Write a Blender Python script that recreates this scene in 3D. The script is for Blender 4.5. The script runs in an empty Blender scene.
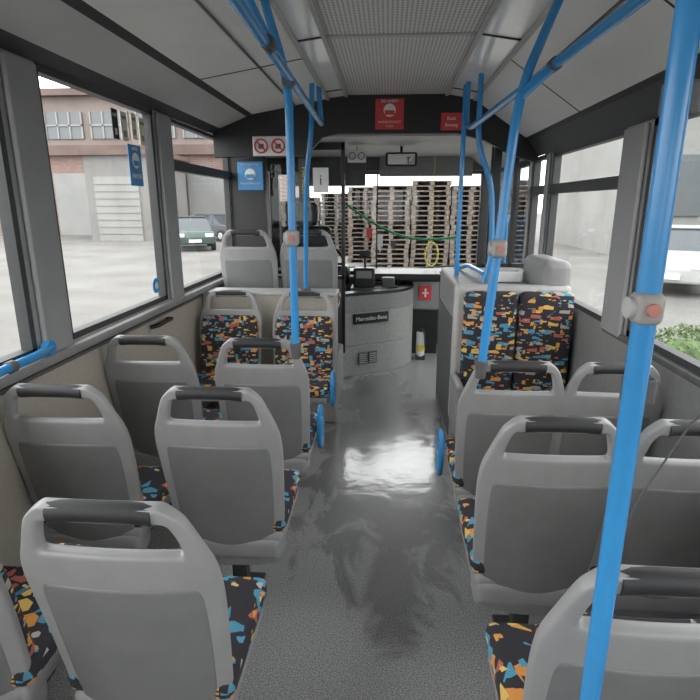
import bpy, bmesh, math, random
from mathutils import Vector, Matrix
random.seed(4)
S=bpy.context.scene
H=1.6
# ---------------------------------------------------------------- materials
def nmat(name):
    m=bpy.data.materials.new(name); m.use_nodes=True
    nt=m.node_tree; b=nt.nodes['Principled BSDF']
    return m,nt,b
def mat(name,col,rough=.5,metal=0,noise=.08,scale=30,bump=0.0,emit=0):
    m,nt,b=nmat(name)
    tc=nt.nodes.new('ShaderNodeTexCoord'); n=nt.nodes.new('ShaderNodeTexNoise')
    n.inputs['Scale'].default_value=scale; n.inputs['Detail'].default_value=4
    nt.links.new(tc.outputs['Object'],n.inputs['Vector'])
    r=nt.nodes.new('ShaderNodeValToRGB')
    r.color_ramp.elements[0].position=.3; r.color_ramp.elements[1].position=.7
    r.color_ramp.elements[0].color=tuple(c*(1-noise) for c in col)+(1,)
    r.color_ramp.elements[1].color=tuple(min(1,c*(1+noise)) for c in col)+(1,)
    nt.links.new(n.outputs['Fac'],r.inputs['Fac']); nt.links.new(r.outputs['Color'],b.inputs['Base Color'])
    b.inputs['Roughness'].default_value=rough; b.inputs['Metallic'].default_value=metal
    if bump:
        bp=nt.nodes.new('ShaderNodeBump'); bp.inputs['Strength'].default_value=bump; bp.inputs['Distance'].default_value=.002
        n2=nt.nodes.new('ShaderNodeTexNoise'); n2.inputs['Scale'].default_value=400
        nt.links.new(tc.outputs['Object'],n2.inputs['Vector'])
        nt.links.new(n2.outputs['Fac'],bp.inputs['Height']); nt.links.new(bp.outputs['Normal'],b.inputs['Normal'])
    return m
M={}
M['seat']=mat('seat_plastic',(.31,.31,.31),.36,noise=.05,scale=12,bump=.12)
M['seatd']=mat('seat_panel_plastic',(.195,.195,.197),.42,noise=.07,scale=9,bump=.3)
M['grip']=mat('black_rubber_grip',(.022,.022,.024),.55,bump=.3)
M['black']=mat('black_plastic',(.014,.014,.016),.4)
M['rubber']=mat('window_rubber',(.045,.046,.048),.55)
M['dark']=mat('dark_metal',(.04,.04,.045),.5)
M['blue']=mat('blue_powder_coat',(.04,.27,.6),.22,noise=.03)
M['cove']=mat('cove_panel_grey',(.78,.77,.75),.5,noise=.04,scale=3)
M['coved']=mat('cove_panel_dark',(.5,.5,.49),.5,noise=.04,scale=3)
M['seam']=mat('ceiling_seam',(.03,.03,.03),.6)
M['beige']=mat('wall_laminate',(.43,.40,.34),.45,noise=.06,scale=60)
M['pillar']=mat('pillar_grey',(.3,.3,.3),.5,noise=.05,scale=6)
M['dgrey']=mat('dark_grey_panel',(.10,.10,.103),.5)
M['mgrey']=mat('mid_grey_panel',(.25,.25,.25),.45)
M['lgrey']=mat('light_grey_panel',(.44,.435,.425),.45)
M['white']=mat('white_plastic',(.78,.78,.77),.4,noise=.02)
M['cream']=mat('cream_plastic',(.8,.74,.62),.4)
M['red']=mat('red_print',(.6,.05,.05),.4)
M['bluesign']=mat('blue_print',(.07,.29,.6),.4)
M['green']=mat('green_cord',(.05,.26,.12),.6)
M['yellow']=mat('yellow_plastic',(.75,.6,.1),.4)
M['orange']=mat('red_button',(.5,.2,.17),.4)
M['chrome']=mat('steel',(.55,.55,.55),.25,metal=.9)
M['btn']=mat('button_housing',(.34,.32,.31),.4)
M['concrete']=mat('riser_grey',(.33,.33,.33),.5,noise=.15,scale=60)
M['lampcover']=mat('lamp_cover_frosted',(.9,.9,.89),.13,noise=.03)
M['tyre']=mat('tyre',(.03,.03,.03),.8)
M['carglass']=mat('car_glass',(.05,.06,.07),.1)
M['winglass']=mat('workshop_window_glass',(.13,.14,.15),.3)
M['wood']=mat('pallet_wood',(.115,.095,.078),.8,noise=.45,scale=8)
M['leaf']=mat('leaf_green',(.11,.17,.06),.8,noise=.6,scale=9,bump=.3)
M['mirror']=mat('mirror_glass',(.8,.8,.8),.03,metal=1,noise=0)
def glassmat(name,tint,gl):
    m=bpy.data.materials.new(name); m.use_nodes=True; nt=m.node_tree; nt.nodes.clear()
    o=nt.nodes.new('ShaderNodeOutputMaterial'); t=nt.nodes.new('ShaderNodeBsdfTransparent'); t.inputs[0].default_value=tint+(1,)
    g=nt.nodes.new('ShaderNodeBsdfGlossy'); g.inputs['Roughness'].default_value=.02
    lw=nt.nodes.new('ShaderNodeLayerWeight'); lw.inputs[0].default_value=.5
    pw=nt.nodes.new('ShaderNodeMath'); pw.operation='POWER'; pw.inputs[1].default_value=5
    mu=nt.nodes.new('ShaderNodeMath'); mu.operation='MULTIPLY_ADD'; mu.inputs[1].default_value=.6*gl; mu.inputs[2].default_value=.03*gl
    mx=nt.nodes.new('ShaderNodeMixShader')
    nt.links.new(lw.outputs['Facing'],pw.inputs[0]); nt.links.new(pw.outputs[0],mu.inputs[0]); nt.links.new(mu.outputs[0],mx.inputs[0])
    nt.links.new(t.outputs[0],mx.inputs[1]); nt.links.new(g.outputs[0],mx.inputs[2]); nt.links.new(mx.outputs[0],o.inputs[0])
    return m
M['glass']=glassmat('window_glass',(.97,.985,.985),1)
M['glassd']=glassmat('tinted_glass',(.8,.83,.83),1)
M['plexi']=glassmat('plexiglass',(.92,.94,.935),1.5)
def fabric():
    m,nt,b=nmat('moquette_fabric')
    tc=nt.nodes.new('ShaderNodeTexCoord'); mp=nt.nodes.new('ShaderNodeMapping'); mp.inputs['Rotation'].default_value=(.4,.6,.5); mp.inputs['Scale'].default_value=(1,1,1.5)
    nt.links.new(tc.outputs['Object'],mp.inputs['Vector'])
    D=(.032,.03,.038)
    base=nt.nodes.new('ShaderNodeRGB'); base.outputs[0].default_value=D+(1,); last=base.outputs[0]
    for sc,cols,th,cut,off in ((15,[(.72,.3,.07),(.09,.34,.5),(.78,.52,.13),D,(.09,.3,.45),(.72,.38,.09),(.48,.14,.1),(.42,.39,.35)],.75,-.04,0),
                       (17,[(.78,.52,.13),(.09,.34,.5),D,(.74,.34,.08),(.07,.22,.36),(.42,.39,.35),(.5,.13,.1)],.7,.05,3.3),
                       (30,[(.78,.55,.18),(.09,.34,.5),(.74,.34,.08),(.5,.47,.42)],.6,.0,7.7)):
        ad=nt.nodes.new('ShaderNodeVectorMath'); ad.operation='ADD'; ad.inputs[1].default_value=(off,off,off)
        nt.links.new(mp.outputs[0],ad.inputs[0])
        v=nt.nodes.new('ShaderNodeTexVoronoi'); v.distance='MANHATTAN'; v.inputs['Scale'].default_value=sc
        nt.links.new(ad.outputs[0],v.inputs['Vector'])
        sep=nt.nodes.new('ShaderNodeSeparateColor'); nt.links.new(v.outputs['Color'],sep.inputs[0])
        r=nt.nodes.new('ShaderNodeValToRGB'); r.color_ramp.interpolation='CONSTANT'
        el=r.color_ramp.elements
        el[0].position=0; el[0].color=cols[0]+(1,); el[1].position=1/len(cols); el[1].color=cols[1]+(1,)
        for i in range(2,len(cols)):
            e=el.new(i/len(cols)); e.color=cols[i]+(1,)
        nt.links.new(sep.outputs[0],r.inputs[0])
        lt=nt.nodes.new('ShaderNodeMath'); lt.operation='LESS_THAN'; lt.inputs[1].default_value=th
        nt.links.new(v.outputs['Distance'],lt.inputs[0])
        sx=nt.nodes.new('ShaderNodeSeparateXYZ'); sb=nt.nodes.new('ShaderNodeVectorMath'); sb.operation='SUBTRACT'
        nt.links.new(ad.outputs[0],sb.inputs[0]); nt.links.new(v.outputs['Position'],sb.inputs[1]); nt.links.new(sb.outputs[0],sx.inputs[0])
        sm=nt.nodes.new('ShaderNodeMath'); sm.operation='ADD' if off!=3.3 else 'SUBTRACT'; nt.links.new(sx.outputs[0],sm.inputs[0]); nt.links.new(sx.outputs[2],sm.inputs[1])
        gt=nt.nodes.new('ShaderNodeMath'); gt.operation='GREATER_THAN'; gt.inputs[1].default_value=cut/sc; nt.links.new(sm.outputs[0],gt.inputs[0])
        mm=nt.nodes.new('ShaderNodeMath'); mm.operation='MULTIPLY'; nt.links.new(lt.outputs[0],mm.inputs[0]); nt.links.new(gt.outputs[0],mm.inputs[1])
        fac=mm.outputs[0]
        if off:
            g=nt.nodes.new('ShaderNodeMath'); g.operation='GREATER_THAN'; g.inputs[1].default_value=.4 if off<5 else .6
            m3=nt.nodes.new('ShaderNodeMath'); m3.operation='MULTIPLY'
            nt.links.new(sep.outputs[1],g.inputs[0]); nt.links.new(fac,m3.inputs[0]); nt.links.new(g.outputs[0],m3.inputs[1]); fac=m3.outputs[0]
        mx=nt.nodes.new('ShaderNodeMixRGB'); nt.links.new(fac,mx.inputs[0])
        nt.links.new(last,mx.inputs[1]); nt.links.new(r.outputs[0],mx.inputs[2]); last=mx.outputs[0]
    nt.links.new(last,b.inputs['Base Color']); b.inputs['Roughness'].default_value=.9
    return m
M['fabric']=fabric()
def floormat():
    m,nt,b=nmat('floor_vinyl_wet')
    L=nt.links.new; N=nt.nodes.new
    tc=N('ShaderNodeTexCoord')
    sp=N('ShaderNodeTexNoise'); sp.inputs['Scale'].default_value=190; sp.inputs['Detail'].default_value=3; sp.inputs['Roughness'].default_value=.75; L(tc.outputs['Object'],sp.inputs['Vector'])
    r=N('ShaderNodeValToRGB'); r.color_ramp.elements[0].position=.40; r.color_ramp.elements[1].position=.62
    r.color_ramp.elements[0].color=(.15,.152,.155,1); r.color_ramp.elements[1].color=(.55,.55,.55,1); L(sp.outputs['Fac'],r.inputs[0])
    nz=N('ShaderNodeTexNoise'); nz.inputs['Scale'].default_value=4.2; nz.inputs['Detail'].default_value=8; nz.inputs['Roughness'].default_value=.62; nz.inputs['Distortion'].default_value=.7
    ms=N('ShaderNodeMapping'); ms.inputs['Scale'].default_value=(1,.6,1); ms.inputs['Location'].default_value=(.3,1.3,0); L(tc.outputs['Object'],ms.inputs[0]); L(ms.outputs[0],nz.inputs['Vector'])
    def ell(cx,cy,rx,ry,k,lo=.85,hi=1.05):
        mp=N('ShaderNodeMapping'); mp.vector_type='POINT'
        mp.inputs['Location'].default_value=(-cx/rx,-cy/ry,0); mp.inputs['Scale'].default_value=(1/rx,1/ry,0)
        L(tc.outputs['Object'],mp.inputs['Vector'])
        ln=N('ShaderNodeVectorMath'); ln.operation='LENGTH'; L(mp.outputs[0],ln.inputs[0])
        m1=N('ShaderNodeMath'); m1.operation='MULTIPLY_ADD'; m1.inputs[1].default_value=k; m1.inputs[2].default_value=-k/2; L(nz.outputs['Fac'],m1.inputs[0])
        ad=N('ShaderNodeMath'); ad.operation='ADD'; L(ln.outputs['Value'],ad.inputs[0]); L(m1.outputs[0],ad.inputs[1])
        wr=N('ShaderNodeMapRange'); wr.inputs['From Min'].default_value=lo; wr.inputs['From Max'].default_value=hi; wr.inputs['To Min'].default_value=1; wr.inputs['To Max'].default_value=0
        L(ad.outputs[0],wr.inputs['Value']); return wr
    a=ell(.03,3.1,.50,1.1,2.6); c=ell(.04,2.05,.13,.45,3.2,.6,1.1); e=ell(-.1,4.4,.32,.7,3.0)
    m1=N('ShaderNodeMath'); m1.operation='MAXIMUM'; L(a.outputs[0],m1.inputs[0]); L(c.outputs[0],m1.inputs[1])
    m2=N('ShaderNodeMath'); m2.operation='MAXIMUM'; L(m1.outputs[0],m2.inputs[0]); L(e.outputs[0],m2.inputs[1]); wr=m2
    mx=N('ShaderNodeMixRGB'); L(wr.outputs[0],mx.inputs[0]); L(r.outputs[0],mx.inputs[1])
    dk=N('ShaderNodeMixRGB'); dk.blend_type='MULTIPLY'; dk.inputs[0].default_value=1; dk.inputs[2].default_value=(.6,.6,.6,1); L(r.outputs[0],dk.inputs[1]); L(dk.outputs[0],mx.inputs[2])
    L(mx.outputs[0],b.inputs['Base Color'])
    b.inputs['Roughness'].default_value=.34; b.inputs['IOR'].default_value=1.6
    L(wr.outputs[0],b.inputs['Coat Weight']); b.inputs['Coat Roughness'].default_value=.12; b.inputs['Coat IOR'].default_value=2.0
    rn=N('ShaderNodeTexNoise'); rn.inputs['Scale'].default_value=9; rn.inputs['Detail'].default_value=4; L(tc.outputs['Object'],rn.inputs['Vector'])
    rb=N('ShaderNodeBump'); rb.inputs['Strength'].default_value=.4; rb.inputs['Distance'].default_value=.006; L(rn.outputs['Fac'],rb.inputs['Height']); L(rb.outputs['Normal'],b.inputs['Coat Normal'])
    bp=N('ShaderNodeBump'); bp.inputs['Strength'].default_value=.15; bp.inputs['Distance'].default_value=.002; L(sp.outputs['Fac'],bp.inputs['Height']); L(bp.outputs['Normal'],b.inputs['Normal'])
    return m
M['floor']=floormat()
def perfmat():
    m,nt,b=nmat('perforated_panel'); L=nt.links.new; N=nt.nodes.new
    tc=N('ShaderNodeTexCoord'); sx=N('ShaderNodeSeparateXYZ'); L(tc.outputs['Object'],sx.inputs[0])
    outs=[]
    for k in (0,1):
        mu=N('ShaderNodeMath'); mu.operation='MULTIPLY'; mu.inputs[1].default_value=2*math.pi/.02; L(sx.outputs[k],mu.inputs[0])
        s=N('ShaderNodeMath'); s.operation='SINE'; L(mu.outputs[0],s.inputs[0]); outs.append(s)
    p=N('ShaderNodeMath'); p.operation='ADD'; L(outs[0].outputs[0],p.inputs[0]); L(outs[1].outputs[0],p.inputs[1])
    r=N('ShaderNodeMapRange'); r.inputs['From Min'].default_value=.5; r.inputs['From Max'].default_value=1.1; L(p.outputs[0],r.inputs['Value'])
    mx=N('ShaderNodeMixRGB'); mx.inputs[1].default_value=(.68,.67,.65,1); mx.inputs[2].default_value=(.18,.18,.17,1); L(r.outputs[0],mx.inputs[0])
    L(mx.outputs[0],b.inputs['Base Color']); b.inputs['Roughness'].default_value=.5
    return m
M['perf']=perfmat()
def groundmat():
    m,nt,b=nmat('asphalt_yard'); L=nt.links.new; N=nt.nodes.new
    tc=N('ShaderNodeTexCoord'); n=N('ShaderNodeTexNoise'); n.inputs['Scale'].default_value=.5; n.inputs['Detail'].default_value=9; L(tc.outputs['Object'],n.inputs['Vector'])
    r=N('ShaderNodeValToRGB'); r.color_ramp.elements[0].position=.35; r.color_ramp.elements[1].position=.65
    r.color_ramp.elements[0].color=(.125,.12,.112,1); r.color_ramp.elements[1].color=(.17,.166,.158,1)
    L(n.outputs['Fac'],r.inputs[0]); L(r.outputs[0],b.inputs['Base Color']); b.inputs['Roughness'].default_value=.9
    return m
M['ground']=groundmat()
def brickmat(name,c1,c2,sc=1.0):
    m,nt,b=nmat(name); L=nt.links.new; N=nt.nodes.new
    tc=N('ShaderNodeTexCoord'); mp=N('ShaderNodeMapping'); mp.inputs['Rotation'].default_value=(math.pi/2,0,0); L(tc.outputs['Object'],mp.inputs[0])
    br=N('ShaderNodeTexBrick'); br.inputs['Scale'].default_value=sc; br.inputs['Color1'].default_value=c1+(1,); br.inputs['Color2'].default_value=c2+(1,); br.inputs['Mortar'].default_value=(.25,.23,.21,1)
    L(mp.outputs[0],br.inputs['Vector']); L(br.outputs['Color'],b.inputs['Base Color']); b.inputs['Roughness'].default_value=.9
    return m
M['brick']=brickmat('brick_facade',(.2,.12,.1),(.25,.16,.13),2.0)
M['plaster']=mat('plaster_facade',(.2,.165,.15),.9,noise=.15,scale=.6)
M['plasterg']=mat('plaster_grey',(.2,.195,.19),.9,noise=.15,scale=.6)
M['plasterw']=mat('plaster_white',(.26,.26,.25),.9,noise=.1,scale=.6)
M['roof']=mat('roof_sheet',(.13,.09,.08),.8,noise=.2,scale=.8)
# ---------------------------------------------------------------- helpers
def link(o):
    S.collection.objects.link(o); return o
def mobj(name,verts,faces,m,smooth=False):
    me=bpy.data.meshes.new(name); me.from_pydata(verts,[],faces); me.update()
    if isinstance(m,(list,tuple)):
        for x in m: me.materials.append(x)
    else: me.materials.append(m)
    o=link(bpy.data.objects.new(name,me))
    if smooth:
        for p in me.polygons: p.use_smooth=True
    return o
def fixn(o):
    bm=bmesh.new(); bm.from_mesh(o.data); bmesh.ops.recalc_face_normals(bm,faces=bm.faces); bm.to_mesh(o.data); bm.free()
def bev(o,w,seg=3):
    md=o.modifiers.new('b','BEVEL'); md.width=w; md.segments=seg; md.limit_method='ANGLE'; md.angle_limit=math.radians(40)
    for p in o.data.polygons: p.use_smooth=True
    wn=o.modifiers.new('w','WEIGHTED_NORMAL')
    return o
def box(name,x0,x1,y0,y1,z0,z1,m,b=0,rot=None,seg=3):
    if x0>x1:x0,x1=x1,x0
    if y0>y1:y0,y1=y1,y0
    v=[(x,y,z) for x in (x0,x1) for y in (y0,y1) for z in (z0,z1)]
    f=[(0,1,3,2),(4,6,7,5),(0,4,5,1),(2,3,7,6),(0,2,6,4),(1,5,7,3)]
    o=mobj(name,v,f,m)
    if rot:
        c=Vector(((x0+x1)/2,(y0+y1)/2,(z0+z1)/2)); R=rot
        for vv in o.data.vertices: vv.co=c+R@(vv.co-c)
    if b: bev(o,b,seg)
    return o
def prism(name,pts,z0,z1,m,b=0):
    n=len(pts); v=[(x,y,z0) for x,y in pts]+[(x,y,z1) for x,y in pts]
    f=[tuple(range(n))[::-1],tuple(range(n,2*n))]+[(i,(i+1)%n,n+(i+1)%n,n+i) for i in range(n)]
    o=mobj(name,v,f,m); fixn(o)
    if b: bev(o,b)
    return o
def prismY(name,pts,y0,y1,m,b=0):
    n=len(pts); v=[(x,y0,z) for x,z in pts]+[(x,y1,z) for x,z in pts]
    f=[tuple(range(n)),tuple(range(n,2*n))[::-1]]+[(i,(i+1)%n,n+(i+1)%n,n+i) for i in range(n)]
    o=mobj(name,v,f,m); fixn(o)
    if b: bev(o,b)
    return o
def fillet(pts,d,k=7):
    pts=[Vector(p) for p in pts]; out=[pts[0]]
    for i in range(1,len(pts)-1):
        a,b,c=pts[i-1],pts[i],pts[i+1]
        dd=min(d,(a-b).length*.49,(c-b).length*.49)
        p=b+(a-b).normalized()*dd; q=b+(c-b).normalized()*dd
        for j in range(k+1):
            t=j/k; out.append(p*(1-t)**2+b*2*t*(1-t)+q*t*t)
    out.append(pts[-1]); return out
def tube(name,pts,r,m,d=.1,cyc=False):
    cu=bpy.data.curves.new(name,'CURVE'); cu.dimensions='3D'; cu.bevel_depth=r; cu.bevel_resolution=5; cu.use_fill_caps=True
    P=fillet(pts,d) if (d and not cyc) else [Vector(p) for p in pts]
    sp=cu.splines.new('POLY'); sp.points.add(len(P)-1); sp.use_cyclic_u=cyc; sp.use_smooth=True
    for i,p in enumerate(P): sp.points[i].co=(*p,1)
    cu.materials.append(m)
    return link(bpy.data.objects.new(name,cu))
def cyl(name,c,axis,r,h,m,r2=None,n=28):
    bm=bmesh.new(); bmesh.ops.create_cone(bm,cap_ends=True,segments=n,radius1=r,radius2=r if r2 is None else r2,depth=h)
    q=Vector((0,0,1)).rotation_difference(Vector(axis).normalized()).to_matrix().to_4x4()
    bmesh.ops.transform(bm,matrix=Matrix.Translation(c)@q,verts=bm.verts)
    me=bpy.data.meshes.new(name); bm.to_mesh(me); bm.free(); me.materials.append(m)
    o=link(bpy.data.objects.new(name,me)); bev(o,min(r,h)*.12,2); return o
def text(s,loc,size,m,rot=(math.pi/2,0,0),ext=.0015):
    cu=bpy.data.curves.new('txt','FONT'); cu.body=s; cu.size=size; cu.extrude=ext; cu.align_x='CENTER'; cu.align_y='CENTER'
    cu.materials.append(m); o=link(bpy.data.objects.new('txt',cu)); o.location=loc; o.rotation_euler=rot; return o
def join(objs,name):
    bpy.ops.object.select_all(action='DESELECT')
    for o in objs: o.select_set(True)
    bpy.context.view_layer.objects.active=objs[0]
    bpy.ops.object.convert(target='MESH')
    objs=[o for o in bpy.context.selected_objects]
    bpy.context.view_layer.objects.active=objs[0]
    if len(objs)>1: bpy.ops.object.join()
    o=bpy.context.view_layer.objects.active; 
    bpy.ops.object.transform_apply(location=True,rotation=True,scale=True)
    o.name=name; o.data.name=name; return o
def inst(src,name,loc,rz=0,sx=1):
    o=bpy.data.objects.new(name,src.data); o.location=loc; o.rotation_euler=(0,0,rz); o.scale=(sx,1,1); return link(o)

# ---------------------------------------------------------------- floor / shell
XL,XR=-1.337,1.10
RT=1.946
YB,YF=-2.6,6.35
box('floor',XL-.06,XR+.06,YB,YF,-.08,0,M['floor'])
prof=[(XL,2.12),(-1.28,2.16),(-1.07,2.24),(-1.03,2.26),(-.46,2.355),(-.45,2.36),(-.325,2.375),(-.31,2.38),(.405,2.38),(.42,2.375),(.61,2.345),(.62,2.335),(1.00,2.077),(1.02,2.055),(XR,RT)]
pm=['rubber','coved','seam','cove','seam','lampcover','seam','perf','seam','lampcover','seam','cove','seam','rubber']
names=['rubber','coved','seam','cove','lampcover','perf']
v=[];f=[];mi=[]
y0,y1=YB,4.32
for x,z in prof: v+= [(x,y0,z),(x,y1,z)]
for i in range(len(prof)-1):
    f.append((2*i,2*i+1,2*i+3,2*i+2)); mi.append(names.index(pm[i]))
n=len(v); v+=[(XL-.06,y0,2.12),(XL-.06,y1,2.12),(-1.1,y0,2.5),(-1.1,y1,2.5),(.9,y0,2.5),(.9,y1,2.5),(XR+.06,y0,RT),(XR+.06,y1,RT)]
for i in range(3): f.append((n+2*i,n+2*i+1,n+2*i+3,n+2*i+2)); mi.append(0)
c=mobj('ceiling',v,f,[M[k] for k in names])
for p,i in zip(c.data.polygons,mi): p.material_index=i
parts=[]
for y in (.3,1.55,2.85):
    parts.append(box('s',-.31,.405,y,y+.035,2.372,2.384,M['lgrey']))
for y in (-.9,.35,1.6,2.85,4.05):
    parts.append(prismY('s',[(-.45,2.353),(-.325,2.369),(-.31,2.374),(-.31,2.38),(-.45,2.37)],y,y+.012,M['seam']))
    parts.append(prismY('s',[(.42,2.369),(.61,2.339),(.61,2.35),(.42,2.38)],y,y+.012,M['seam']))
    parts.append(prismY('s',[(-1.04,2.256),(-.46,2.352),(-.46,2.36),(-1.04,2.264)],y+.3,y+.308,M['seam']))
    parts.append(prismY('s',[(.62,2.332),(1.00,2.074),(1.01,2.082),(.63,2.34)],y+.3,y+.308,M['seam']))
join(parts,'trim_ceiling')
parts=[]
for x,z in ((-.455,2.352),(-.318,2.372),(.412,2.372),(.615,2.336)):
    parts.append(box('r',x-.012,x+.012,YB,4.3,z-.008,z+.006,M['lgrey'],.003))
for x,z in ((-.70,2.311),(.75,2.243),):
    parts.append(box('r',x-.004,x+.004,YB,4.3,z-.005,z+.006,M['dgrey']))
join(parts,'trim_lamp_profile')
def wall(name,xi,xo,wins,zs,ztop,yend,low):
    parts=[box('a',xi,xo,YB,yend,0,zs,low)]
    ys=[YB]+[y for w in wins for y in w]+[yend]
    for i in range(0,len(ys),2):
        parts.append(box('p',xi,xo,ys[i],ys[i+1],zs,ztop,M['pillar']))
        if ys[i+1]-ys[i]<.4:
            s=.012 if xi<0 else -.012
            parts.append(box('p',xi,xi+s*2,ys[i]+.02,ys[i+1]-.02,zs-.02,ztop-.01,M['pillar'],.01))
    return join(parts,name)
LW=[(-2.2,-.9),(-.7,1.93),(2.15,3.21),(3.44,4.71)]
RW=[(-2.2,-.9),(-.7,.6),(.85,2.50),(2.76,3.92),(4.02,4.42)]
wall('wall_left',XL,XL-.06,LW,1.04,2.12,6.27,M['beige'])
wall('wall_right',XR,XR+.06,RW,1.02,RT,4.44,M['mgrey'])
wn=[0]
def window(x,out,y0,y1,z0,z1,transom=None,g='glass'):
    wn[0]+=1; t=.028; xa,xb=x+out*.004,x+out*.05
    gx=x+out*.028
    P=[mobj('g',[(gx,y0+.01,z0+.01),(gx,y1-.01,z0+.01),(gx,y1-.01,z1-.01),(gx,y0+.01,z1-.01)],[(0,1,2,3)],M[g]),
       box('f',xa,xb,y0,y0+t,z0,z1,M['rubber']),box('f',xa,xb,y1-t,y1,z0,z1,M['rubber']),
       box('f',xa,xb,y0,y1,z0,z0+t,M['rubber']),box('f',xa,xb,y0,y1,z1-t,z1,M['rubber'])]
    if transom: P.append(box('f',xa-out*.01,xb,y0,y1,transom-.03,transom+.03,M['rubber']))
    return join(P,'window_%d'%wn[0])
for i,(a,b_) in enumerate(LW): window(XL,-1,a,b_,1.04,2.12,1.84 if i==3 else None)
for i,(a,b_) in enumerate(RW): window(XR,1,a,b_,1.02,RT,1.705 if i>=3 else None)
P=[box('s',XL,XL+.045,YB,4.70,1.0,1.035,M['mgrey'],.01),box('s',XL,XL+.02,YB,4.70,.965,.98,M['dgrey'],.004),
   box('s',XL,XL+.05,YB,3.78,.0,.14,M['dgrey'],.01)]
join(P,'trim_left_sill')
P=[box('s',XR-.02,XR,YB,2.73,.99,1.02,M['dgrey'],.008),box('s',XR-.03,XR,YB,2.7,0,.14,M['dgrey'],.01)]
join(P,'trim_right_sill')
P=[box('a',XL,XR,YB-.06,YB,0,1.1,M['mgrey']),box('a',XL,-1.1,YB-.06,YB,1.1,2.12,M['mgrey']),box('a',.85,XR,YB-.06,YB,1.1,1.93,M['mgrey']),
   prismY('a',[(-1.337,2.0),(.85,2.0),(XR,1.93),(.9,2.3),(.6,2.42),(-.5,2.42),(-1.2,2.3)],YB-.06,YB,M['mgrey']),
   mobj('g',[(-1.1,YB-.03,1.1),(.85,YB-.03,1.1),(.85,YB-.03,2.0),(-1.1,YB-.03,2.0)],[(0,1,2,3)],M['glass'])]
join(P,'wall_rear')

# ---------------------------------------------------------------- front header, cab
top=[(XL,2.12),(-1.28,2.16),(-1.05,2.25),(-.45,2.36),(-.31,2.38),(.41,2.38),(.62,2.34),(1.02,2.06),(XR,RT)]
bot=[(XR,1.90),(.9,1.96),(.7,2.06),(.5,2.11),(-.38,2.115),(-.5,2.09),(-.62,1.97),(XL,1.95)]
prismY('front_header_panel',top+bot,4.30,4.36,M['black'],.004)
P=[prismY('c',[(XL,2.1),(XL,2.16),(.9,2.16),(XR,2.0),(XR,1.94),(.85,2.1)],4.36,6.27,M['lgrey']),
   box('h',XL,XR,6.2,6.27,1.96,2.12,M['dgrey'])]
join(P,'ceiling_cab')
P=[box('a',XL,XL+.1,6.28,6.38,0,2.1,M['black'],.01),box('a',XR-.08,XR+.06,6.28,6.38,0,2.1,M['black'],.01),
   box('a',XL,XR,6.3,6.38,0,.84,M['dgrey']),mobj('g',[(XL+.1,6.32,.84),(XR-.08,6.32,.84),(XR-.08,6.32,1.95),(XL+.1,6.32,1.95)],[(0,1,2,3)],M['glass']),
   box('a',-.13,-.115,6.31,6.34,.84,1.95,M['black']),box('a',XL,XR,6.3,6.38,1.93,2.16,M['dgrey']),
   tube('w',[(-.9,6.36,.86),(.05,6.36,.93)],.008,M['black'],0),tube('w',[(.0,6.36,.86),(.85,6.36,.93)],.008,M['black'],0)]
join(P,'windshield')
P=[box('a',-1.1,-.25,6.16,6.18,1.80,2.10,M['dgrey'],.005),box('a',-.1,.9,6.16,6.18,1.90,2.10,M['mgrey'],.005)]
join(P,'sun_visor')
P=[box('p',XL,-1.04,4.72,4.76,.4,2.1,M['black']),mobj('g',[(-1.04,4.74,.75),(-.37,4.74,.75),(-.37,4.74,2.1),(-1.04,4.74,2.1)],[(0,1,2,3)],M['glassd']),
   box('p',-1.04,-.37,4.72,4.76,.3,.98,M['dgrey']),box('p',-.395,-.365,4.715,4.765,.3,2.1,M['black'],.005),
   box('p',-1.04,-.365,4.715,4.765,2.04,2.1,M['black']),box('p',-1.04,-.365,4.715,4.765,.97,1.0,M['black']),
   box('p',-.75,-.66,4.70,4.715,1.62,1.98,M['dgrey']),box('p',-.85,-.82,4.715,4.76,1.0,2.05,M['black']),
   text('FAHRER',(-.705,4.697,1.8),.06,M['yellow'],(math.pi/2,math.pi/2,0)),
   box('p',-.63,-.50,4.70,4.712,1.7,1.9,M['white']),text('i',(-.565,4.697,1.8),.12,M['dgrey'])]
join(P,'driver_partition')
cur=[(-.52,4.77),(-.38,4.93),(-.14,5.075),(.10,5.22),(.22,5.36),(.28,5.55),(.28,5.78)]
fc=fillet([(x,y,0) for x,y in cur],.09,4)
cv=[(p.x,p.y) for p in fc]
prism('driver_platform',[(XL,4.77)]+cv+[(XL,5.78)],0,.3,M['concrete'],.008)
def ribbon(name,pts,t,z0,z1,m,b=0):
    inn=[]
    for i,p in enumerate(pts):
        a=Vector(pts[max(0,i-1)]);c2=Vector(pts[min(len(pts)-1,i+1)]);d=(c2-a).normalized(); n=Vector((-d.y,d.x)); inn.append((p[0]+n.x*t,p[1]+n.y*t))
    return prism(name,list(pts)+inn[::-1],z0,z1,m,b)
R31=Matrix.Rotation(math.atan2(.145,.24),3,'Z')
M['fascia']=mat('cab_fascia_grey',(.34,.34,.33),.4)
P=[ribbon('w',cv,.05,.302,.62,M['fascia'],.006),ribbon('w2',cv,.07,.62,.78,M['mgrey'],.01),ribbon('t',[(x-.01,y-.01) for x,y in cv],.12,.78,.81,M['black'],.008),
   box('plate',-.33,.05,5.055,5.07,.51,.61,M['black'],.004,rot=R31)]
P.append(text('Mercedes-Benz',(-.136,5.046,.56),.055,M['white'],(math.pi/2,0,math.atan2(.145,.24))))
for k in (-.055,.055):
    c_=Vector((-.17,5.045,.17))+R31@Vector((k,0,0))
    P.append(box('vent',c_.x-.045,c_.x+.045,c_.y-.006,c_.y+.01,.11,.23,M['dgrey'],.004,rot=R31))
    for j in range(5):
        P.append(box('slat',c_.x-.038,c_.x+.038,c_.y-.012,c_.y,.125+j*.02,.132+j*.02,M['lgrey'],rot=R31))
join(P,'cab_wall')
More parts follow.
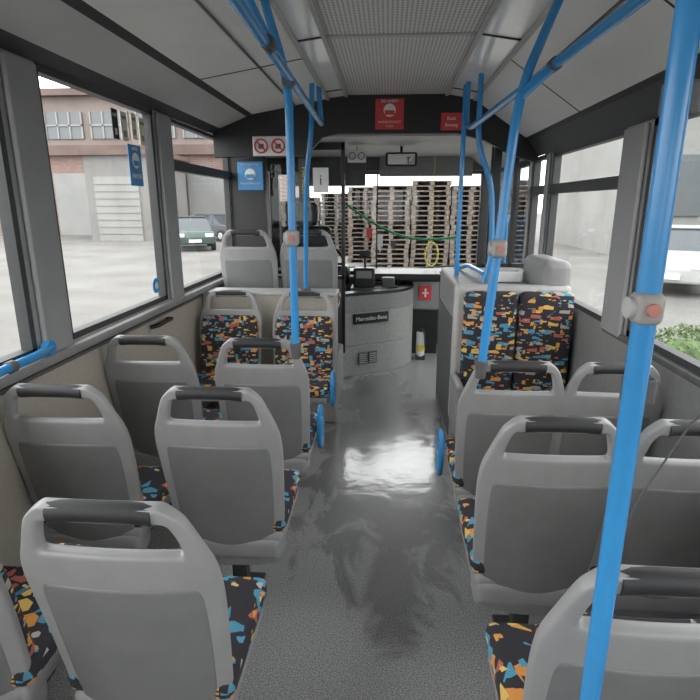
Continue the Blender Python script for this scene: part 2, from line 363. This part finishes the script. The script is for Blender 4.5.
P=[box('d',XL+.01,.56,5.8,6.27,.5,.86,M['mgrey'],.02),box('d',XL+.01,XR-.09,5.95,6.27,.84,.9,M['black'],.02),
   box('d',.56,XR-.09,6.0,6.27,.3,.84,M['dgrey'],.02),box('d',.28,.56,5.86,6.27,0,.5,M['black']),
   box('d',.28,.56,5.78,5.81,.52,.84,M['mgrey'],.006),box('d',-1.05,-.4,5.7,5.95,.78,.98,M['black'],.04),
   box('d',-.3,.56,5.55,5.9,.84,.92,M['black'],.02)]
join(P,'dashboard')
P=[box('s',.35,.48,5.764,5.778,.62,.77,M['red'],.003),box('s',.405,.425,5.76,5.765,.65,.74,M['white']),box('s',.38,.45,5.76,5.765,.685,.7,M['white'])]
join(P,'fire_extinguisher_sign')
P=[cyl('b',(.37,5.62,.17),(0,0,1),.045,.26,M['white']),cyl('b',(.37,5.62,.32),(0,0,1),.018,.06,M['black']),tube('b',[(.37,5.6,.34),(.41,5.57,.3),(.42,5.57,.14)],.01,M['black'],.03),box('b',.32,.42,5.58,5.66,.0,.05,M['dark'])]
P.append(cyl('b',(.37,5.62,.13),(0,0,1),.047,.07,M['yellow']))
join(P,'fire_extinguisher')
ring=[(-.66+.23*math.cos(a),5.42+.12*math.sin(a)*1.0,1.03+.17*math.sin(a)) for a in [i*math.pi/20 for i in range(40)]]
P=[tube('r',ring,.016,M['black'],0,True),cyl('h',(-.66,5.43,1.02),(0,-.8,.6),.06,.04,M['black']),
   tube('s',[(-.88,5.42,1.03),(-.44,5.42,1.03)],.013,M['black'],0),tube('s',[(-.66,5.42,1.03),(-.66,5.32,.87)],.013,M['black'],0),tube('c',[(-.66,5.45,1.0),(-.66,5.66,.75),(-.66,5.68,.31)],.04,M['black'],.05)]
join(P,'steering_wheel')
P=[box('b',-.95,-.5,4.86,4.98,.75,1.42,M['black'],.05),box('h',-.83,-.62,4.87,4.95,1.42,1.62,M['black'],.04),box('c',-.96,-.49,4.9,5.3,.68,.82,M['black'],.05),
   box('p',-.85,-.6,4.95,5.25,.302,.68,M['dark'],.03)]
join(P,'driver_seat')
P=[box('m',-.33,-.12,5.32,5.5,.80,1.0,M['black'],.02),box('m',-.3,-.15,5.31,5.33,.9,.98,M['mgrey'],.004,rot=Matrix.Rotation(-.3,3,'X')),
   box('m',-.05,.08,5.38,5.5,.80,.9,M['dgrey'],.015),tube('m',[(-.22,5.45,.98),(-.22,5.5,1.1)],.012,M['black'],0),box('m',-.28,-.17,5.49,5.52,1.08,1.16,M['black'],.01),
   box('m',-.36,.12,5.28,5.54,.75,.81,M['dgrey'],.01)]
join(P,'ticket_machine')
P=[box('m',-.03,.25,5.05,5.09,1.93,2.05,M['black'],.02),box('m',-.01,.23,5.043,5.052,1.945,2.035,M['mirror'],.004),tube('m',[(.11,5.07,2.03),(.11,5.1,2.11)],.012,M['black'],0)]
join(P,'rear_view_mirror')
P=[box('m',-.36,-.2,5.0,5.01,1.96,2.07,M['white'])]
for k in (-.32,-.24): P.append(tube('c',[(k+.028*math.cos(a),4.996,2.015+.028*math.sin(a)) for a in [i*math.pi/8 for i in range(16)]],.004,M['dgrey'],0,True))
P.append(tube('m',[(-.28,5.0,2.06),(-.28,5.0,2.12)],.004,M['black'],0))
join(P,'hanging_sign')
pts=[(-.44,6.0,1.6)]+[(-.44+1.2*t,6.0,1.6-.33*t-.16*math.sin(math.pi*t)) for t in [i/10 for i in range(1,11)]]
P=[tube('c',pts,.014,M['green'],0)]
for t,mm,l in ((.2,'red',.14),(.3,'white',.2),(.42,'dgrey',.1)):
    x=-.44+1.2*t; z=1.6-.33*t-.16*math.sin(math.pi*t)
    P.append(tube('s',[(x,6,z),(x,6,z-.08)],.003,M['black'],0)); P.append(prismY('p',[(x-.03,z-.08),(x+.03,z-.08),(x+.03,z-.08-l*.6),(x,z-.08-l),(x-.03,z-.08-l*.6)],5.995,6.003,M[mm]))
join(P,'pennant_cord')
join([tube('c',[(.49+.07*math.cos(a),6.1,1.07+.13*math.sin(a)) for a in [i*math.pi/12 for i in range(24)]],.01,M['yellow'],0,True),tube('c',[(.49,6.1,1.2),(.49,6.1,1.93),(.49,6.1,2.1)],.004,M['yellow'],0)],'yellow_strap')

P=[]
for a,b_ in ((4.47,5.03),(5.05,5.63)):
    P+= [box('f',XR-.01,XR+.04,a,a+.05,.02,1.98,M['black'],.008),box('f',XR-.01,XR+.04,b_-.05,b_,.02,1.98,M['black'],.008),
         box('f',XR-.01,XR+.04,a,b_,.02,.16,M['black']),box('f',XR-.01,XR+.04,a,b_,1.9,1.98,M['black']),
         mobj('g',[(XR+.015,a+.05,.16),(XR+.015,b_-.05,.16),(XR+.015,b_-.05,1.9),(XR+.015,a+.05,1.9)],[(0,1,2,3)],M['glassd'])]
P.append(tube('h',[(XR-.01,4.98,.9),(XR-.05,4.98,.9),(XR-.05,4.98,1.5),(XR-.01,4.98,1.5)],.014,M['blue'],.03))
join(P,'door_front')
P=[box('f',XR,XR+.06,5.64,6.27,0,.95,M['dgrey']),box('f',XR,XR+.06,4.44,6.27,1.985,2.1,M['black']),box('f',XR,XR+.06,5.64,5.72,.95,1.98,M['black']),
   mobj('g',[(XR+.02,5.72,.95),(XR+.02,6.27,.95),(XR+.02,6.27,1.98),(XR+.02,5.72,1.98)],[(0,1,2,3)],M['glassd'])]
join(P,'wall_right_cab')
P=[box('p',.80,.86,4.41,4.45,1.13,2.03,M['black'],.005),mobj('g',[(.86,4.43,1.13),(XR-.01,4.43,1.13),(XR-.01,4.43,1.96),(.86,4.43,1.98)],[(0,1,2,3)],M['glassd']),box('p',.80,XR-.01,4.41,4.45,1.12,1.15,M['black']),
   box('p',.80,.85,4.50,4.54,0,2.09,M['black'],.005),box('p',.96,.99,4.41,4.45,1.13,1.97,M['black'],.004)]
join(P,'door_screen')

# ---------------------------------------------------------------- seats
def yb(z): return (1.02-z)*.17
def grid(name,zs,ws,us,hole,m,yoff,wrap,th,sub=2,curv=.0):
    v=[];idx={}
    for i,(z,w) in enumerate(zip(zs,ws)):
        for j,u in enumerate(us):
            idx[i,j]=len(v); v.append((u*w, yb(z)+yoff+wrap*u*u*min(1,(1.04-z)*3),z))
    f=[]
    for i in range(len(zs)-1):
        for j in range(len(us)-1):
            if hole and i in hole[0] and j in hole[1]: continue
            f.append((idx[i,j],idx[i,j+1],idx[i+1,j+1],idx[i+1,j]))
    o=mobj(name,v,f,m,True)
    s=o.modifiers.new('s','SOLIDIFY'); s.thickness=th; s.offset=0
    o.modifiers.new('ss','SUBSURF').levels=sub
    return o
us=[-1,-.93,-.78,-.72,-.4,0,.4,.72,.78,.93,1]
zs=[.26,.28,.35,.5,.65,.78,.84,.880,.894,.980,.990,1.012,1.022]
ws=[.172,.188,.199,.210,.218,.224,.221,.210,.203,.172,.162,.140,.120]
def make_seat(name,leg=True,arm=True):
    P=[grid('shell',zs,ws,us,([8],[2,3,4,5,6,7]),M['seat'],0,.035,.034),
       grid('panel',[.315,.33,.45,.6,.73,.785,.80],[.150,.163,.175,.181,.185,.183,.170],[-1,-.93,-.5,0,.5,.93,1],None,M['seatd'],-.0165,.026,.012),
       grid('pad',[.44,.46,.55,.7,.80,.85,.86],[.185,.2,.2,.2,.198,.185,.165],[-1,-.93,-.5,0,.5,.93,1],None,M['fabric'],.034,.03,.05)]
    g=tube('grip',[(-.108,.003,.999),(-.06,.003,1.002),(.06,.003,1.002),(.108,.003,.999)],.0228,M['grip'],0); P.append(g)
    P.append(box('cush',-.215,.215,.10,.50,.415,.485,M['fabric'],.028))
    P.append(box('pan',-.205,.205,.10,.48,.36,.425,M['seat'],.025))
    P.append(box('side',-.2,.2,.09,.2,.30,.40,M['seat'],.03))
    if leg:
        P.append(box('leg',-.03,.03,.2,.26,0.0,.37,M['dark'],.008)); P.append(box('foot',-.06,.06,.12,.40,0,.02,M['dark'],.008)); P.append(box('beam',-.18,.18,.2,.25,.33,.37,M['dark'],.006))
    return join(P,name)
SN='passenger_seat'
seat=make_seat(SN)
seat.location=(-.568,.93,0)
for x,y in ((-1.09,.93),(-.573,1.64),(-1.108,1.63),(-.573,2.31),(-1.108,2.33)):
    inst(seat,SN,(x,y,0))
for x,y in ((.508,2.02),(.50,1.45),(.495,.79)):
    inst(seat,SN,(x,y,0),0,.96)
    inst(seat,SN,(.885,y,0),0,.9)
for x in (-.565,-1.085): inst(seat,SN,(x,3.70,0),math.pi)
P=[box('w',XL+.005,-.36,3.79,3.98,0,.99,M['beige'],.02),box('w',XL+.005,-.38,3.98,4.70,0,.40,M['concrete'],.02),box('w',XL+.005,-.35,3.785,3.99,.97,1.0,M['lgrey'],.01)]
join(P,'wheel_arch_box')
inst(seat,SN,(-1.06,4.06,.40)); inst(seat,SN,(-.60,4.10,.40))
def loop(x,y,z,nm='grab_loop'):
    P=[tube('l',[(x,y+.062*math.cos(a),z+.11*math.sin(a)) for a in [i*math.pi/16 for i in range(32)]],.013,M['blue'],0,True),
       tube('l',[(x,y-.05,z),(x,y+.05,z)],.010,M['blue'],0),box('l',x-.012,x+.012,y-.03,y+.03,z-.05,z+.05,M['blue'],.008)]
    join(P,nm)
loop(-.338,2.66,.46); loop(-.332,3.27,.46,'grab_loop.001'); loop(.278,2.47,.42,'grab_loop.002')

XB=XR-.028
P=[box('b',.43,XB,3.20,4.40,0,1.12,M['mgrey'],.03),box('b',.40,XB,3.17,3.25,.30,1.15,M['lgrey'],.03),
   box('b',.90,XB,3.19,3.7,0,1.29,M['mgrey'],.05),box('b',.43,XB,2.78,3.2,0,.42,M['dgrey'],.02),
   box('b',.40,.445,2.9,3.2,.3,.62,M['mgrey'],.02),
   box('b',.45,.755,3.10,3.185,.5,1.12,M['fabric'],.035),box('b',.765,XB,3.10,3.185,.5,1.12,M['fabric'],.035),
   box('b',.45,.755,2.74,3.13,.42,.5,M['fabric'],.03),box('b',.765,XB,2.74,3.13,.42,.5,M['fabric'],.03),
   box('b',.425,.44,3.4,4.3,.1,.9,M['dgrey'],.004)]
join(P,'wheel_arch_bench')
P=[box('p',.70,.86,3.5,3.68,1.122,1.19,M['white'],.01),box('p',.72,.84,3.52,3.66,1.19,1.2,M['lgrey'],.003)]
join(P,'leaflet_box')

# ---------------------------------------------------------------- poles and rails
r=.0165
def clamp(c,ax): return cyl('k',c,ax,.0225,.05,M['dgrey'])
def stopbtn(x,y,z,s=1.0):
    P=[box('b',x-.026*s,x+.024*s,y-.027*s,y+.022*s,z-.03*s,z+.03*s,M['btn'],.014*s),cyl('b',(x,y-.029*s,z),(0,-1,0),.012*s,.008,M['orange']),cyl('b',(x-.028*s,y,z),(-1,0,0),.02*s,.010,M['lgrey'])]
    return P
P=[tube('rail',[(-.30,YB+.1,2.06),(-.36,1.4,2.06),(-.40,3.4,2.06),(-.44,3.75,2.12),(-.47,3.85,2.355)],r,M['blue'],.12),
   tube('pole',[(-.385,2.22,1.0),(-.385,2.22,2.05),(-.48,2.27,2.35)],r,M['blue'],.12),
   clamp((-.385,2.22,2.05),(0,1,0)),cyl('k',(-.385,2.22,.995),(0,0,1),.018,.07,M['dgrey'],.026)]
P+=stopbtn(-.385,2.22,1.47,1.1)
P+=[tube('h',[(-.345,1.05,2.06),(-.50,1.05,2.35)],r,M['blue'],0),tube('h',[(-.36,1.75,2.06),(-.50,1.7,2.35)],r,M['blue'],0),clamp((-.345,1.05,2.06),(0,1,0)),clamp((-.36,1.75,2.06),(0,1,0))]
join(P,'handrail_pole')
P=[tube('pole',[(-.585,3.87,1.0),(-.55,3.75,1.75),(-.50,3.7,2.06),(-.50,3.75,2.35)],r,M['blue'],.15),cyl('k',(-.585,3.87,1.005),(0,0,1),.035,.03,M['dgrey'])]
join(P,'handrail_pole.001')
P=[tube('rail',[(.62,YB+.1,2.05),(.563,1.43,2.05),(.49,3.55,2.05),(.49,3.75,2.1),(.5,3.82,2.355)],r,M['blue'],.12),
   tube('pole',[(.365,2.0,1.0),(.432,2.0,1.97),(.60,2.2,2.33)],r,M['blue'],.14),cyl('k',(.364,2.0,.995),(0,0,1),.018,.07,M['dgrey'],.026),
   tube('j',[(.435,2.0,1.95),(.545,2.02,2.05)],r,M['blue'],0),clamp((.543,2.02,2.05),(0,1,0)),
   tube('h',[(.57,1.25,2.05),(.72,1.2,2.26)],r,M['blue'],0),clamp((.57,1.25,2.05),(0,1,0))]
P+=stopbtn(.398,1.99,1.45,1.1)
join(P,'handrail_pole.002')
P=[tube('pole',[(.327,.695,0.0),(.327,.695,2.36)],.0145,M['blue'],0),cyl('k',(.327,.695,.01),(0,0,1),.04,.02,M['dgrey']),cyl('k',(.327,.695,2.37),(0,0,1),.04,.02,M['dgrey'])]
P+=stopbtn(.327,.695,1.475,.7)
join(P,'handrail_pole.003')
P=[tube('pole',[(.495,3.9,1.12),(.495,3.9,2.36)],r,M['blue'],0),
   tube('pole',[(.62,3.5,1.12),(.657,3.5,1.3),(.634,3.5,1.72),(.53,3.5,1.95),(.53,3.5,2.34)],r,M['blue'],.12),
   tube('rail',[(.475,4.43,.6),(.475,4.43,1.07),(.60,4.1,1.17),(.63,3.55,1.17)],r,M['blue'],.1)]
join(P,'handrail_pole.004')
P=[tube('bar',[(XL+.05,.9,1.06),(XL+.05,1.85,1.06),(XL+.02,1.97,1.06)],r,M['blue'],.05),cyl('k',(XL+.02,1.96,1.06),(1,0,0),.03,.03,M['blue']),cyl('k',(XL+.05,1.7,1.06),(0,1,0),.022,.03,M['dgrey'])]
join(P,'window_guard_bar')
low=[(.335,1.06),(.345,1.12),(.37,1.20),(.42,1.31),(.50,1.40),(.62,1.46),(.8,1.49),(1.05,1.5)]
pl=[(.335,1.84),(.36,1.87)]+[(1.03,1.87),(1.05,1.85)]+low[::-1]
n=len(pl)
P=[mobj('g',[(x,.72,z) for x,z in pl],[tuple(range(n))],M['plexi']),tube('e',[(x,.72,z) for x,z in low],.0015,M['dgrey'],0),
   box('c',.32,.36,.70,.725,1.34,1.38,M['dgrey'],.006),box('c',.32,.36,.70,.725,1.7,1.74,M['dgrey'],.006)]
join(P,'draught_screen')

# ---------------------------------------------------------------- signs
def face(P,x,y,z,s,mm):
    P.append(cyl('f',(x,y,z),(0,1,0),s,.004,M['white'])); P.append(box('f',x-s*.8,x+s*.8,y-.004,y-.001,z-s*.7,z,M[mm]))
P=[box('s',-.105,.105,4.285,4.298,2.14,2.35,M['red'],.01)]; face(P,0,4.283,2.27,.045,'red')
P+= [text('SIE HABEN',(0,4.282,2.332),.027,M['white']),text('MASKENPFLICHT',(0,4.282,2.19),.022,M['white']),text('im Bus',(0,4.282,2.162),.02,M['white'])]
join(P,'mask_sign')
P=[box('s',.375,.53,4.285,4.298,2.13,2.25,M['red'],.01),text('Kein',(.452,4.282,2.21),.035,M['white']),text('Einstieg',(.452,4.282,2.165),.03,M['white'])]
join(P,'entry_sign')
P=[box('s',-1.03,-.77,4.285,4.298,1.96,2.1,M['white'],.006)]
for k in (-.965,-.835):
    P.append(tube('c',[(k+.048*math.cos(a),4.281,2.03+.048*math.sin(a)) for a in [i*math.pi/12 for i in range(24)]],.006,M['red'],0,True))
    P.append(tube('c',[(k-.033,4.281,2.063),(k+.033,4.281,1.997)],.005,M['red'],0)); P.append(box('c',k-.02,k+.02,4.281,4.286,2.01,2.045,M['dgrey']))
join(P,'prohibition_sign')
P=[box('s',-1.27,-1.05,4.70,4.715,1.72,1.95,M['bluesign'],.01)]; face(P,-1.16,4.697,1.85,.045,'bluesign')
P+=[text('MASKENPFLICHT',(-1.16,4.697,1.775),.023,M['white']),text('BITTE BEACHTEN',(-1.16,4.697,1.925),.02,M['white'])]
join(P,'mask_sign.001')
rz=(math.pi/2,0,math.pi/2)
gx=XL-.026
P=[box('s',gx,gx+.003,2.91,3.06,1.70,1.91,M['bluesign']),cyl('s',(gx+.005,2.985,1.83),(1,0,0),.04,.004,M['white']),box('s',gx+.006,gx+.009,2.955,3.015,1.805,1.83,M['bluesign'],0),
   text('MASKE',(gx+.005,2.985,1.75),.035,M['white'],rz),text('BITTE',(gx+.005,2.985,1.89),.025,M['white'],rz)]
join(P,'mask_sign.002')
P=[]
for a,b_,mm,z0_,z1_ in ((2.77,2.83,'black',1.92,2.06),(2.86,2.93,'cream',1.92,2.06),(2.98,3.04,'cream',1.94,2.07),(3.07,3.14,'cream',1.92,2.06)):
    P.append(box('s',gx,gx+.003,a,b_,z0_,z1_,M[mm])); P.append(box('s',gx+.003,gx+.004,a+.02,b_-.02,z0_+.02,z0_+.05,M['white' if mm=='black' else 'mgrey']))
    P.append(box('s',gx+.003,gx+.004,a+.01,b_-.01,z1_-.035,z1_-.02,M['lgrey' if mm=='black' else 'mgrey']))
join(P,'window_sticker')
P=[cyl('s',(gx+.002,3.1,1.14),(1,0,0),.045,.004,M['bluesign']),cyl('s',(gx+.006,3.1,1.14),(1,0,0),.02,.004,M['white'])]
join(P,'priority_sticker')
P=[tube('h',[(XL+.01,2.9,.93),(XL+.05,2.92,.94),(XL+.05,3.12,.94),(XL+.01,3.14,.93)],.012,M['black'],.03)]
join(P,'wall_handle')

# ---------------------------------------------------------------- outside
G=-.35
box('ground',-120,120,-60,140,G-.3,G,M['ground'])
P=[box('b',-60,-7,36,48,G,5.0,M['brick']),box('b',-60.2,-6.8,35.8,48.2,5.0,8.2,M['plaster']),box('r',-61,-6,35.2,49,8.2,8.6,M['roof']),box('r',-60.3,-6.7,35.55,35.8,4.7,5.3,M['roof'])]
for i in range(17):
    x=-58+i*3.0
    P.append(box('w',x,x+2.5,35.7,35.85,5.7,7.3,M['winglass']))
    for k in (0,.8,1.6,2.4): P.append(box('w',x+k,x+k+.1,35.62,35.72,5.7,7.3,M['plasterw']))
    P.append(box('w',x,x+2.5,35.62,35.72,6.45,6.55,M['plasterw']))
    if i%3==0: P.append(box('d',x,x+2.6,35.85,36.0,G,3.6,M['plasterw']))
    elif i%3==1: P.append(box('d',x,x+2.2,35.9,36.0,.9,3.2,M['winglass'])); P.append(box('d',x+1,x+1.1,35.8,35.95,.9,3.2,M['white']))
    else: P.append(box('d',x,x+2.3,35.85,36.0,G,3.2,M['roof']))
join(P,'workshop_building')
P=[box('b',-16.6,-12.8,30,35,G,4.2,M['plasterg']),box('b',-16.9,-12.5,29.7,35.3,4.2,4.45,M['roof']),box('b',-16.1,-13.6,29.9,30.0,G,3.1,M['plasterw'])]
for j in range(9): P.append(box('b',-16.1,-13.6,29.86,29.9,G+.38*j,G+.38*j+.02,M['plasterg']))
join(P,'garage')
P=[box('b',9,30,22,32,G,5.2,M['plasterw']),box('r',8.6,30.4,21.6,32.4,5.2,5.6,M['roof']),box('b',14,60,2,14,G,4.6,M['plasterw']),box('b',13.7,60.3,1.7,14.3,4.6,5,M['roof'])]
for i in range(5): P.append(box('w',10+i*3.8,11.8+i*3.8,21.9,22.05,1.2,3.4,M['winglass']))
for i in range(4): P.append(box('w',13.9,14.05,3+i*2.8,4.6+i*2.8,1.0,3.0,M['winglass']))
join(P,'yard_building')
def stack(name,x,y,n):
    v=[];f=[]
    def bx(a,b_,c1,d,e,g):
        k=len(v); v.extend([(X,Y,Z) for X in (a,b_) for Y in (c1,d) for Z in (e,g)])
        f.extend([tuple(k+q for q in t) for t in ((0,1,3,2),(4,6,7,5),(0,4,5,1),(2,3,7,6),(0,2,6,4),(1,5,7,3))])
    for i in range(n):
        z=i*.15; dx=random.uniform(-.03,.03)
        for j in range(6): bx(dx-.6,dx+.6,-.4+j*.14,-.28+j*.14,z+.105,z+.14)
        for xx in (-.6,-.07,.46):
            bx(dx+xx,dx+xx+.14,-.4,.4,z,z+.025)
            bx(dx+xx,dx+xx+.14,-.4,.4,z+.025,z+.105)
        bx(dx-.6,dx+.6,.36,.4,z,z+.15)
    o=mobj(name,v,f,M['wood']); o.location=(x,y,G); return o
for i in range(4):
    stack('pallet_stack' if i==0 else 'pallet_stack.%03d'%i,.1+i*1.25,18+.2*random.random(),(17,18,17,18)[i])
for i in range(5): stack('pallet_stack.%03d'%(20+i),-.75+i*1.26,19.4,17)
for i in range(3): stack('pallet_stack.%03d'%(30+i),-4.6+i*1.3,22,14+i)
def car(name,loc,rz,col):
    cm=mat(name+'_paint',col,.25,noise=.02)
    P=[]
    side=[(-2.1,.3),(-2.12,.65),(-1.95,.85),(-1.15,.95),(1.35,.97),(2.0,.9),(2.1,.6),(2.08,.3)]
    v=[(x,-.82,z) for x,z in side]+[(x,.82,z) for x,z in side]; n=len(side)
    o=mobj('b',v,[tuple(range(n)),tuple(range(n,2*n))[::-1]]+[(i,(i+1)%n,n+(i+1)%n,n+i) for i in range(n)],cm); fixn(o); bev(o,.08); P.append(o)
    def cab(s,w0,w1,m):
        pts=[(-1.2,.93,w0),(-.45,1.42*s,w1),(.85,1.44*s,w1),(1.6,.95,w0)]
        v=[(x,-w,z) for x,z,w in pts]+[(x,w,z) for x,z,w in pts]
        o=mobj('c',v,[(0,1,2,3),(7,6,5,4),(0,4,5,1),(1,5,6,2),(2,6,7,3)],m); fixn(o); return o
    P.append(cab(1,.76,.6,M['carglass']))
    P.append(box('r',-.5,.9,-.6,.6,1.41,1.46,cm,.02))
    for x in (-.5,.25,.9): P.append(tube('p',[(x*1.25+.05,-.76,.95),(x,-.6,1.43)],.03,cm,0)); P.append(tube('p',[(x*1.25+.05,.76,.95),(x,.6,1.43)],.03,cm,0))
    for x in (-1.3,1.3):
        for y in (-.8,.8):
            P.append(cyl('w',(x,y,.31),(0,1,0),.31,.2,M['tyre'])); P.append(cyl('w',(x,y*1.02,.31),(0,1,0),.18,.2,M['chrome']))
    for y in (-.6,.6): P.append(box('l',-2.14,-2.0,y-.17,y+.17,.62,.76,M['white'],.03)); P.append(box('l',2.0,2.12,y-.15,y+.15,.65,.8,M['red'],.03))
    P.append(box('n',-2.16,-2.1,-.26,.26,.4,.52,M['white']))
    o=join(P,name); o.location=loc; o.rotation_euler=(0,0,rz); return o
car('car',(-9.0,25.0,G),math.radians(112),(.05,.08,.07))
car('car.001',(-9.8,31.0,G),math.radians(150),(.08,.08,.1))
car('car.002',(7.1,14.0,G),math.radians(60),(.42,.42,.41))
car('car.003',(11.2,17.0,G),math.radians(75),(.3,.3,.32))
def shrub(name,loc,s):
    bm=bmesh.new()
    for i in range(420):
        a=random.uniform(0,6.28); ph=random.uniform(.0,1.4); rr=s*random.uniform(.75,1.05)
        c=Vector((rr*math.cos(a)*math.cos(ph)*1.3,rr*math.sin(a)*math.cos(ph),rr*math.sin(ph)+.2))
        q=.09*s
        vs=[bm.verts.new(c+Vector([random.uniform(-q,q) for _ in range(3)])) for _ in range(4)]
        bm.faces.new(vs[:3]); bm.faces.new((vs[0],vs[2],vs[3]))
    bmesh.ops.create_icosphere(bm,subdivisions=3,radius=s*.75,matrix=Matrix.Translation((0,0,s*.4))@Matrix.Diagonal((1.3,1,1,1)))
    me=bpy.data.meshes.new(name); bm.to_mesh(me); bm.free(); me.materials.append(M['leaf'])
    o=link(bpy.data.objects.new(name,me)); o.location=loc
for i,(x,y,s) in enumerate(((3.6,6.6,.34),(4.6,7.2,.4),(4.4,5.7,.36),(10.6,19.6,1.0),(14,19.4,1.2))):
    shrub('shrub' if i==0 else 'shrub.%03d'%i,(x,y,G),s)

# ---------------------------------------------------------------- light / world / camera
w=bpy.data.worlds.new('World'); S.world=w; w.use_nodes=True; nt=w.node_tree; bg=nt.nodes['Background']
tc=nt.nodes.new('ShaderNodeTexCoord'); nz=nt.nodes.new('ShaderNodeTexNoise'); nz.inputs['Scale'].default_value=2.5
nt.links.new(tc.outputs['Generated'],nz.inputs['Vector'])
rp=nt.nodes.new('ShaderNodeValToRGB'); rp.color_ramp.elements[0].color=(.95,.96,.96,1); rp.color_ramp.elements[1].color=(1,.995,.98,1)
nt.links.new(nz.outputs['Fac'],rp.inputs[0]); nt.links.new(rp.outputs[0],bg.inputs['Color'])
bg.inputs['Strength'].default_value=4.5
S.view_settings.view_transform='Standard'
cam=bpy.data.cameras.new('camera'); co=link(bpy.data.objects.new('camera',cam))
cam.sensor_width=36; cam.lens=27.77; cam.clip_start=.02; cam.clip_end=500
co.location=(0,0,H); co.rotation_euler=(math.radians(90-15.03),0,math.radians(3.89))
S.camera=co
